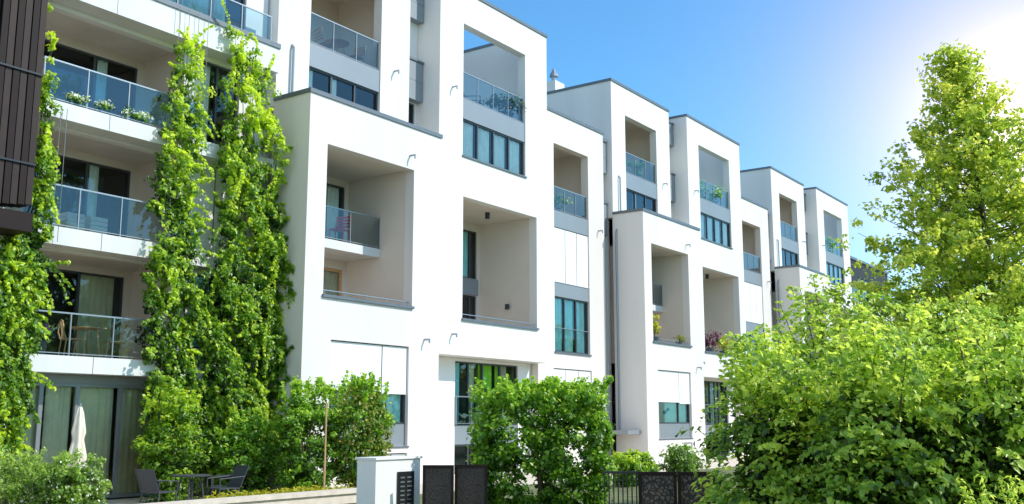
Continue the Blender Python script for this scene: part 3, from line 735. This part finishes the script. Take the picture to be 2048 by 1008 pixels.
chair('dark grey mesh patio chair behind and right of the patio table', (tx+1.3, ty+.5, GZ+.02), -2.3, DGREY, 'lounge')
U = thing('parasol', 'closed cream parasol standing before the ground floor windows', 'parasol', (12.45, 20, GZ))
MB().tube((12.45, 20, GZ+.08), (12.45, 20, 2.0), .022, n=10).build('pole', STEEL, U)
cm = MB(); prof = [(.03, 1.93), (.07, 1.8), (.1, 1.6), (.13, 1.4), (.10, 1.25), (.16, .95), (.2, .65), (.14, .6)]
n = 24
for r, z in prof:
    for i in range(n):
        a = 2*math.pi*i/n; q = r*(1+.28*math.cos(6*a)); cm.v.append((12.45+q*math.cos(a), 20+q*math.sin(a), z))
for q in range(len(prof)-1):
    for i in range(n):
        j = (i+1) % n; cm.f.append((q*n+j, q*n+i, (q+1)*n+i, (q+1)*n+j))
cm.build('canopy', CLOTH, U, smooth=True)
MB().lathe(12.45, 20, [(.26, GZ), (.26, GZ+.06), (.05, GZ+.1)], 20).build('base', POT, U)

# ================================================================== ground, walls, fences
def struct(o): o['kind'] = 'structure'; return o
struct(MB().quad((-3000,-3000,GZ-.012),(3000,-3000,GZ-.012),(3000,3000,GZ-.012),(-3000,3000,GZ-.012)).build('ground', GRASS))
struct(MB().quad((6,16.9,GZ),(18.6,16.9,GZ),(18.6,21.88,GZ),(6,21.88,GZ)).build('patio', PAVE))
def FR(r, d, z): return (d*CP+r*SP, d*SP-r*CP, z)
struct(MB().quad(FR(-40, 5, GZ-.004), FR(40, 5, GZ-.004), FR(40, 16.0, GZ-.004), FR(-40, 16.0, GZ-.004)).build('pavement', PAVE))
struct(MB().quad((18.7,17.2,GZ-.008),(72,17.2,GZ-.008),(72,21.78,GZ-.008),(18.7,21.78,GZ-.008)).build('forecourt', PAVE))
struct(MB().quad(FR(-60, -6, GZ-.004), FR(60, -6, GZ-.004), FR(60, 4.9, GZ-.004), FR(-60, 4.9, GZ-.004)).build('road', ASPH))
t = thing('low_wall', 'low beige stone wall edging the patio', 'wall', (13, 16.6, GZ))
MB().box(7, 18.2, 16.5, 16.85, GZ, .02).build('wall', STONE, t)
MB().box(6.97, 18.23, 16.45, 16.9, .02, .1).build('wall_cap', STONE, t)
FRZ = PSI-math.pi/2
def fobj(name, label, cat, px, d, group=None):
    x, y = G(px, d); return thing(name, label, cat, (x, y, GZ), FRZ, group)
xc, yc = G(752, 18.6)
t = thing('gate_pier', 'white rendered wall block holding the letterbox panel, left of the gates', 'wall', (xc, yc, GZ))
x1 = P(840, 960, yc)[0]; wd = x1-xc
MB().box(0, wd, 0, .46, 0, 1.13).build('wall', WHITE, t, True)
MB().box(-.03, wd+.03, -.03, .49, 1.13, 1.17).build('coping', WHITE, t, True)
pa, pb = P(794, 960, yc)[0]-xc, P(826, 960, yc)[0]-xc
pn = MB().box(pa, pb, -.03, -.002, .05, .9).build('letterbox_panel', BLACK, t, True)
for c_ in range(2):
    for r_ in range(9):
        a = pa+(pb-pa)*(.14+.42*c_)
        MB().box(a, a+(pb-pa)*.26, -.036, -.031, .14+r_*.08, .165+r_*.08).build('letter_slot', STEEL, pn, True)
def perf(label, px0, px1, d, z1, group, mat=PERF):
    w = (px1-px0)*d/F/1.02/2
    t = fobj('perforated_gate', label, 'gate', (px0+px1)/2, d, group)
    MB().box(-w+.05, w-.05, -.012, .0, .1, z1-.06).build('perforated_panel', mat, t, True)
    m = MB().box(-w, w, -.03, .03, z1-.06, z1).box(-w, w, -.03, .03, .04, .1).box(-w, -w+.05, -.028, .028, .1, z1-.06).box(w-.05, w, -.028, .028, .1, z1-.06)
    m.box(-w+.05, -w+.09, -.03, .03, 0, .04); m.box(w-.09, w-.05, -.03, .03, 0, .04)
    m.build('gate_frame', BROWN2, t, True)
perf('brown perforated gate leaf next to the white letterbox wall', 846, 908, 18.9, 1.03, 'perforated gates')
perf('brown perforated gate leaf half hidden behind the left side of the leafy block', 910, 975, 19.1, 1.03, 'perforated gates')
perf('brown pebble-patterned panel right of the black bar fence', 1276, 1352, 17.0, 1.0, 'perforated gates', PERF2)
perf('brown pebble-patterned panel touching the big shrub on the right', 1354, 1432, 17.0, 1.0, 'perforated gates', PERF2)
t = fobj('bar_fence', 'short black vertical bar fence right of the leafy block', 'fence', 1240, 17.0)
k = 17/F/1.02; m = MB().box(-35*k, 35*k, -.02, .02, .97, 1.01).box(-35*k, 35*k, -.02, .02, .1, .13)
m.build('fence_rail', BLACK, t, True)
for i in range(8):
    MB().box((-33+i*9.1)*k, (-33+i*9.1)*k+.02, -.012, .012, .0 if i in (0, 7) else .131, .969).build('bar', BLACK, t, True)

# ================================================================== shrubs and trees
x, y = G(1084, 20.0)
bush('leafy_hedge', 'block-shaped bright green leafy hornbeam in front of the lower house and gates', 'hedge', x, y, 1.38, .8, GZ, 2.28, L_HEDGE, 640, 56, .078, .2, 6, box=.95, rz=FRZ, sprig=60, spl=.28)
x, y = G(42, 19.0)
bush('grassy_hedge', 'fresh green hedge in the bottom left corner', 'hedge', x-.1, y, 1.35, .7, GZ, .92, L_SAGE, 230, 70, .06, .18, 5, aspect=.26, sprig=30, box=.5, spl=.2)
x, y = G(150, 18.6)
bush('flowering_shrub', 'green shrub with small white blossoms at bottom left beside the hedge', 'shrub', x, y, .6, .5, GZ, .95, L_SAGE, 120, 60, .055, .17, 4, extra=(L_WFL, 90, .045, 'blossom'), sprig=14, spl=.2)
bush('shrub', 'light green shrub at the foot of the left climbing plant column', 'shrub', 14.85, 20.1, .85, .6, GZ, 2.1, L_IVY, 170, 44, .095, .22, 4, sprig=24, aspect=.34)
bush('small_tree', 'light green young tree tied to a stake before the white bay', 'tree', 17.75, 18.7, .82, .65, GZ, 2.5, L_HEDGE, 270, 46, .085, .2, 6, sprig=30, aspect=.36)
bush('shrub', 'bushy shrub with some reddish leaf tips in front of the lower white blinds', 'shrub', 19.15, 18.3, .88, .75, GZ, 2.6, L_HEDGE, 290, 46, .085, .2, 6, extra=(L_RED, 1100, .085, 'young_foliage'), sprig=34, aspect=.36)
st = thing('tree_stake', 'thin wooden stake in the small tree by the white bay', 'stake', (17.3, 17.6, GZ))
MB().tube((17.3, 17.6, GZ), (17.3, 17.6, 2.05), .025, .02, n=8).build('post', WOOD, st)
MB().tube((17.3, 17.6, 1.5), (17.75, 17.8, 1.55), .012, n=6).build('tie', BLACK, st)
bush('shrub', 'dark green shrub between the right climbing plant column and the small tree', 'shrub', 16.9, 19.9, .9, .6, GZ, 1.6, L_HEDGE, 140, 46, .09, .24, 4, sprig=14)
x, y = G(1362, 33)
bush('shrub', 'pale green shrub in front of the middle bay house', 'shrub', x, y, .7, .6, GZ, .9, L_SAGE, 50, 40, .1, .25, 3)
x, y = G(1265, 30)
bush('low_hedge', 'flat-topped light green hedge behind the black bar fence', 'hedge', x, y, .85, .5, GZ, .75, L_IVY, 90, 50, .1, .2, 3, box=.9)
k = 170
c = np.stack([rng.uniform(13.8, 17.8, k), rng.uniform(17.0, 17.7, k), np.full(k, GZ+.2)], 1)
p, nn, tone = clumps(c, 14, .2)
tag(leaves('ornamental_grass', L_YEL, p, .13, None, nn, tone=tone*.8, aspect=.1, droop=-1.0), 'low yellow-green planting behind the beige wall', 'ground cover', kind='stuff')

def dogwood(label, px, d, r, zt, ns, mat=L_DOG, size=.085):
    x, y = G(px, d)
    t = thing('large_shrub', label, 'shrub', (x, y, GZ), 0, 'big shrubs on the right')
    H = zt-GZ
    zc = GZ+H*.42
    dd = rng.normal(0, 1, (ns, 3)); dd /= np.linalg.norm(dd, axis=1)[:, None]
    az = np.arctan2(dd[:, 1], dd[:, 0])
    lob = 1+.17*np.sin(az*3+px)+.13*np.sin(az*5+px*2)+.15*np.sin(dd[:, 2]*6+az*2+px)
    rad = rng.uniform(.35, 1.06, ns)**.58*lob
    c = np.stack([dd[:, 0]*rad*r, dd[:, 1]*rad*r, dd[:, 2]*rad*H*.55], 1)+np.array([x, y, zc])
    c[:, 2] = np.maximum(c[:, 2], GZ+.15)
    p, nn, tone = sprays(c, dd, 34, .27)
    nn = nn+np.array([-.15, -.35, 0])
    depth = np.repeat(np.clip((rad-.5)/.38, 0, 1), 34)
    tone = tone+.14-.6*(1-depth)+.12*(p[:, 2]-zc)/H  # tone paints shadow gaps between inner sprays and a lighter, top-lit upper part
    p[:, 2] = np.maximum(p[:, 2], GZ+.03)
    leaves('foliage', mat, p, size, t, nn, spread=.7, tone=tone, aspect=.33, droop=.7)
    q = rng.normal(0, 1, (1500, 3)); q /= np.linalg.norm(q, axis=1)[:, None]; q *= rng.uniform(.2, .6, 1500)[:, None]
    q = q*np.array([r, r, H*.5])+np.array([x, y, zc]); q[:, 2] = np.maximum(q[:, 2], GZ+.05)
    leaves('inner_foliage', mat, q, .14, t, (0, 0, 1), tone=rng.uniform(0, .15, 1500))  # larger dark leaves added as painted shade inside the shrub
    mb = MB(); tips = []
    for i in range(20):
        a = random.uniform(0, 6.28); e = random.uniform(.3, .98)
        b = Vector((x+.08*math.cos(a), y+.08*math.sin(a), GZ)); m_ = Vector((x+r*.45*e*math.cos(a), y+r*.45*e*math.sin(a), zc+H*.15))
        tp = Vector((x+r*1.05*e*math.cos(a), y+r*1.05*e*math.sin(a), GZ+H*random.uniform(.92, 1.13)*(1-.32*e*e)))
        mb.path([tuple(b), tuple(m_), tuple(tp)], .022, .005, 5)
        for s in np.linspace(.35, 1, 9): tips.append(tuple(m_.lerp(tp, s)))
    mb.build('stem', BARK, t)
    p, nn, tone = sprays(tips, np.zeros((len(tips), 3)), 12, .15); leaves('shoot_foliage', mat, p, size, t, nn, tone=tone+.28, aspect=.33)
    return t
dogwood('light green dogwood shrub leftmost of the big right shrubs, overlapping the brown panels', 1562, 13.5, .98, 2.75, 310)
dogwood('tallest of the big green shrubs, directly under the farthest white houses', 1690, 15.5, 1.25, 3.6, 400)
dogwood('broad big green shrub in the lower right foreground, second from the left', 1775, 12.3, 1.12, 2.7, 400)
dogwood('big green shrub at the lower right corner of the picture', 2000, 12.0, 1.15, 2.75, 400)
dogwood('big shrub standing below the tall sunlit tree, rearmost on the right', 1930, 17.5, 1.9, 3.8, 500)
x, y = G(2000, 10.2)
bush('shrub', 'narrow-leaved green shrub with pink blossoms in the bottom right corner', 'shrub', x, y, .5, .45, GZ, .72, L_DOG, 70, 50, .075, .2, 4, aspect=.13, extra=(L_PINK, 50, .05, 'blossom'), sprig=20)

def young_maple(label, px, d, H, R):
    x, y = G(px, d)
    t = thing('maple_tree', label, 'tree', (x, y, GZ))
    lean = lambda u: Vector((-SP, CP, 0))*(.7*u*u)
    mb = MB()
    pts = [tuple(Vector((x+.04*math.sin(i), y+.04*math.cos(i*1.4), GZ+(H-GZ)*i/10*.97))+lean(i/10)) for i in range(11)]
    mb.path(pts, .13, .012, 9); mb.build('trunk', BARK, t, smooth=True)
    mb = MB(); cen = []; cu = []
    nb = 250
    for i in range(nb):
        u = .10+.88*(i/nb)**.95; z = GZ+(H-GZ)*u
        a = i*2.4+random.uniform(-.4, .4)
        ln = R*(1-u)**1.0*random.uniform(.62, 1.05)*min(1, .75+u)+.14
        rise = random.uniform(.22, .6)
        b = Vector((x, y, z-ln*rise*.35))+lean(u); tip = b+Vector((math.cos(a)*ln, math.sin(a)*ln, ln*rise))
        mid = b.lerp(tip, .5)+Vector((0, 0, -.06*ln))
        mb.path([tuple(b), tuple(mid), tuple(tip)], .03*(1-u)+.008, .005, 5)
        m_ = max(3, int(ln*5.6))
        for s in np.linspace(.3, 1.03, m_):
            q = b.lerp(tip, s)+Vector((random.gauss(0, .17), random.gauss(0, .17), random.gauss(0, .14)))
            cen.append(tuple(q)); cu.append(s)
    for i in range(14): cen.append(tuple(Vector((x+.03*i*random.uniform(-1, 1), y+.02*i*random.uniform(-1, 1), H-.1*i))+lean(1-i*.01))); cu.append(1)
    mb.build('branch', BARK, t)
    p, nn, tone = clumps(cen, 31, .22, .8)
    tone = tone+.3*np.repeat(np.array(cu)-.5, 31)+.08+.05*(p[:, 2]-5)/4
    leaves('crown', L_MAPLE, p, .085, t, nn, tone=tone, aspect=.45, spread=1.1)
    return t
young_maple('tall conical young tree with sunlit yellow-green leaves at the right edge', 2030, 21, 9.6, 5.2)
for i, (px, d, r, h) in enumerate(((1860, 60, 5, 7), (2060, 48, 5, 7.5), (2250, 40, 4, 7.5))):
    x, y = G(px, d)
    bush('background_tree', ['distant green tree seen low between the brown building and the tall tree', 'distant green tree behind the right edge', 'distant tree beyond the right edge'][i], 'tree', x, y, r, r, GZ, h, L_DOG, 110, 30, .45, 1.3, 5)

# ================================================================== light
se = math.radians(42); ax = math.atan2(.46, -.80)   # measured from +Y towards +X
sd = Vector((math.sin(ax)*math.cos(se), math.cos(ax)*math.cos(se), math.sin(se)))
sun = bpy.data.lights.new('sun', 'SUN'); sun.energy = 4.35; sun.angle = math.radians(.5); sun.color = (1, .95, .875)
so = bpy.data.objects.new('sun', sun); col.objects.link(so)
so.rotation_euler = sd.to_track_quat('Z', 'Y').to_euler()
w = bpy.data.worlds.new('World'); scn.world = w; w.use_nodes = True
nt = w.node_tree; bg = nt.nodes['Background']; Ln = nt.links
sky = nt.nodes.new('ShaderNodeTexSky'); sky.sky_type = 'NISHITA'; sky.sun_disc = False
sky.sun_elevation = se; sky.sun_rotation = ax; sky.air_density = 1.0; sky.dust_density = .4; sky.ozone_density = 1.2
hs = nt.nodes.new('ShaderNodeVectorMath'); hs.operation = 'MULTIPLY'; hs.inputs[1].default_value = (.68, 1.32, 1.62)
Ln.new(sky.outputs[0], hs.inputs[0])
tc = nt.nodes.new('ShaderNodeTexCoord')
vn = nt.nodes.new('ShaderNodeVectorMath'); vn.operation = 'NORMALIZE'; Ln.new(tc.outputs['Generated'], vn.inputs[0])
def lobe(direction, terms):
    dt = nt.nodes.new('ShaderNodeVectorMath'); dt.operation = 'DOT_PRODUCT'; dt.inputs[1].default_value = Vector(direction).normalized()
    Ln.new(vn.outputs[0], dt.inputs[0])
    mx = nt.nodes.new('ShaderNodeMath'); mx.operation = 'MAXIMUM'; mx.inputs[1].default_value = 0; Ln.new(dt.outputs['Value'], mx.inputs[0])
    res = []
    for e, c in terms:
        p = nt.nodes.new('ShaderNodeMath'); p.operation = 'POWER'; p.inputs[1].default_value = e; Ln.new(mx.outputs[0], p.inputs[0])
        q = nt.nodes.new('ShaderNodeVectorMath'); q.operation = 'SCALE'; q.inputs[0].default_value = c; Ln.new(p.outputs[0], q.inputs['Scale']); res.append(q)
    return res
cur = hs
# haze glow low on the right; warm fill lobe added behind the camera for the walls
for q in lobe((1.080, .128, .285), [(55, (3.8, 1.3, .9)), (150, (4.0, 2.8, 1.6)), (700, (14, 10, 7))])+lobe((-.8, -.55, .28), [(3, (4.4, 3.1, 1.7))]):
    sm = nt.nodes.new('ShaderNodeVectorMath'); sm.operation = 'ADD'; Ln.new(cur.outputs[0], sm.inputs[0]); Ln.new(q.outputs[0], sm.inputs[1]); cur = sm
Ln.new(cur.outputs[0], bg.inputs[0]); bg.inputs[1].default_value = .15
scn.view_settings.view_transform = 'Standard'; scn.view_settings.look = 'None'; scn.view_settings.exposure = 0

# ================================================================== camera
cam = bpy.data.cameras.new('camera'); cam.sensor_width = 36; cam.lens = 36*F/2048; cam.clip_end = 6000; cam.clip_start = .1
co = bpy.data.objects.new('camera', cam); col.objects.link(co); co.location = (0, 0, EYE)
co.rotation_euler = (math.pi/2+TH, 0, PSI-math.pi/2)
scn.camera = co
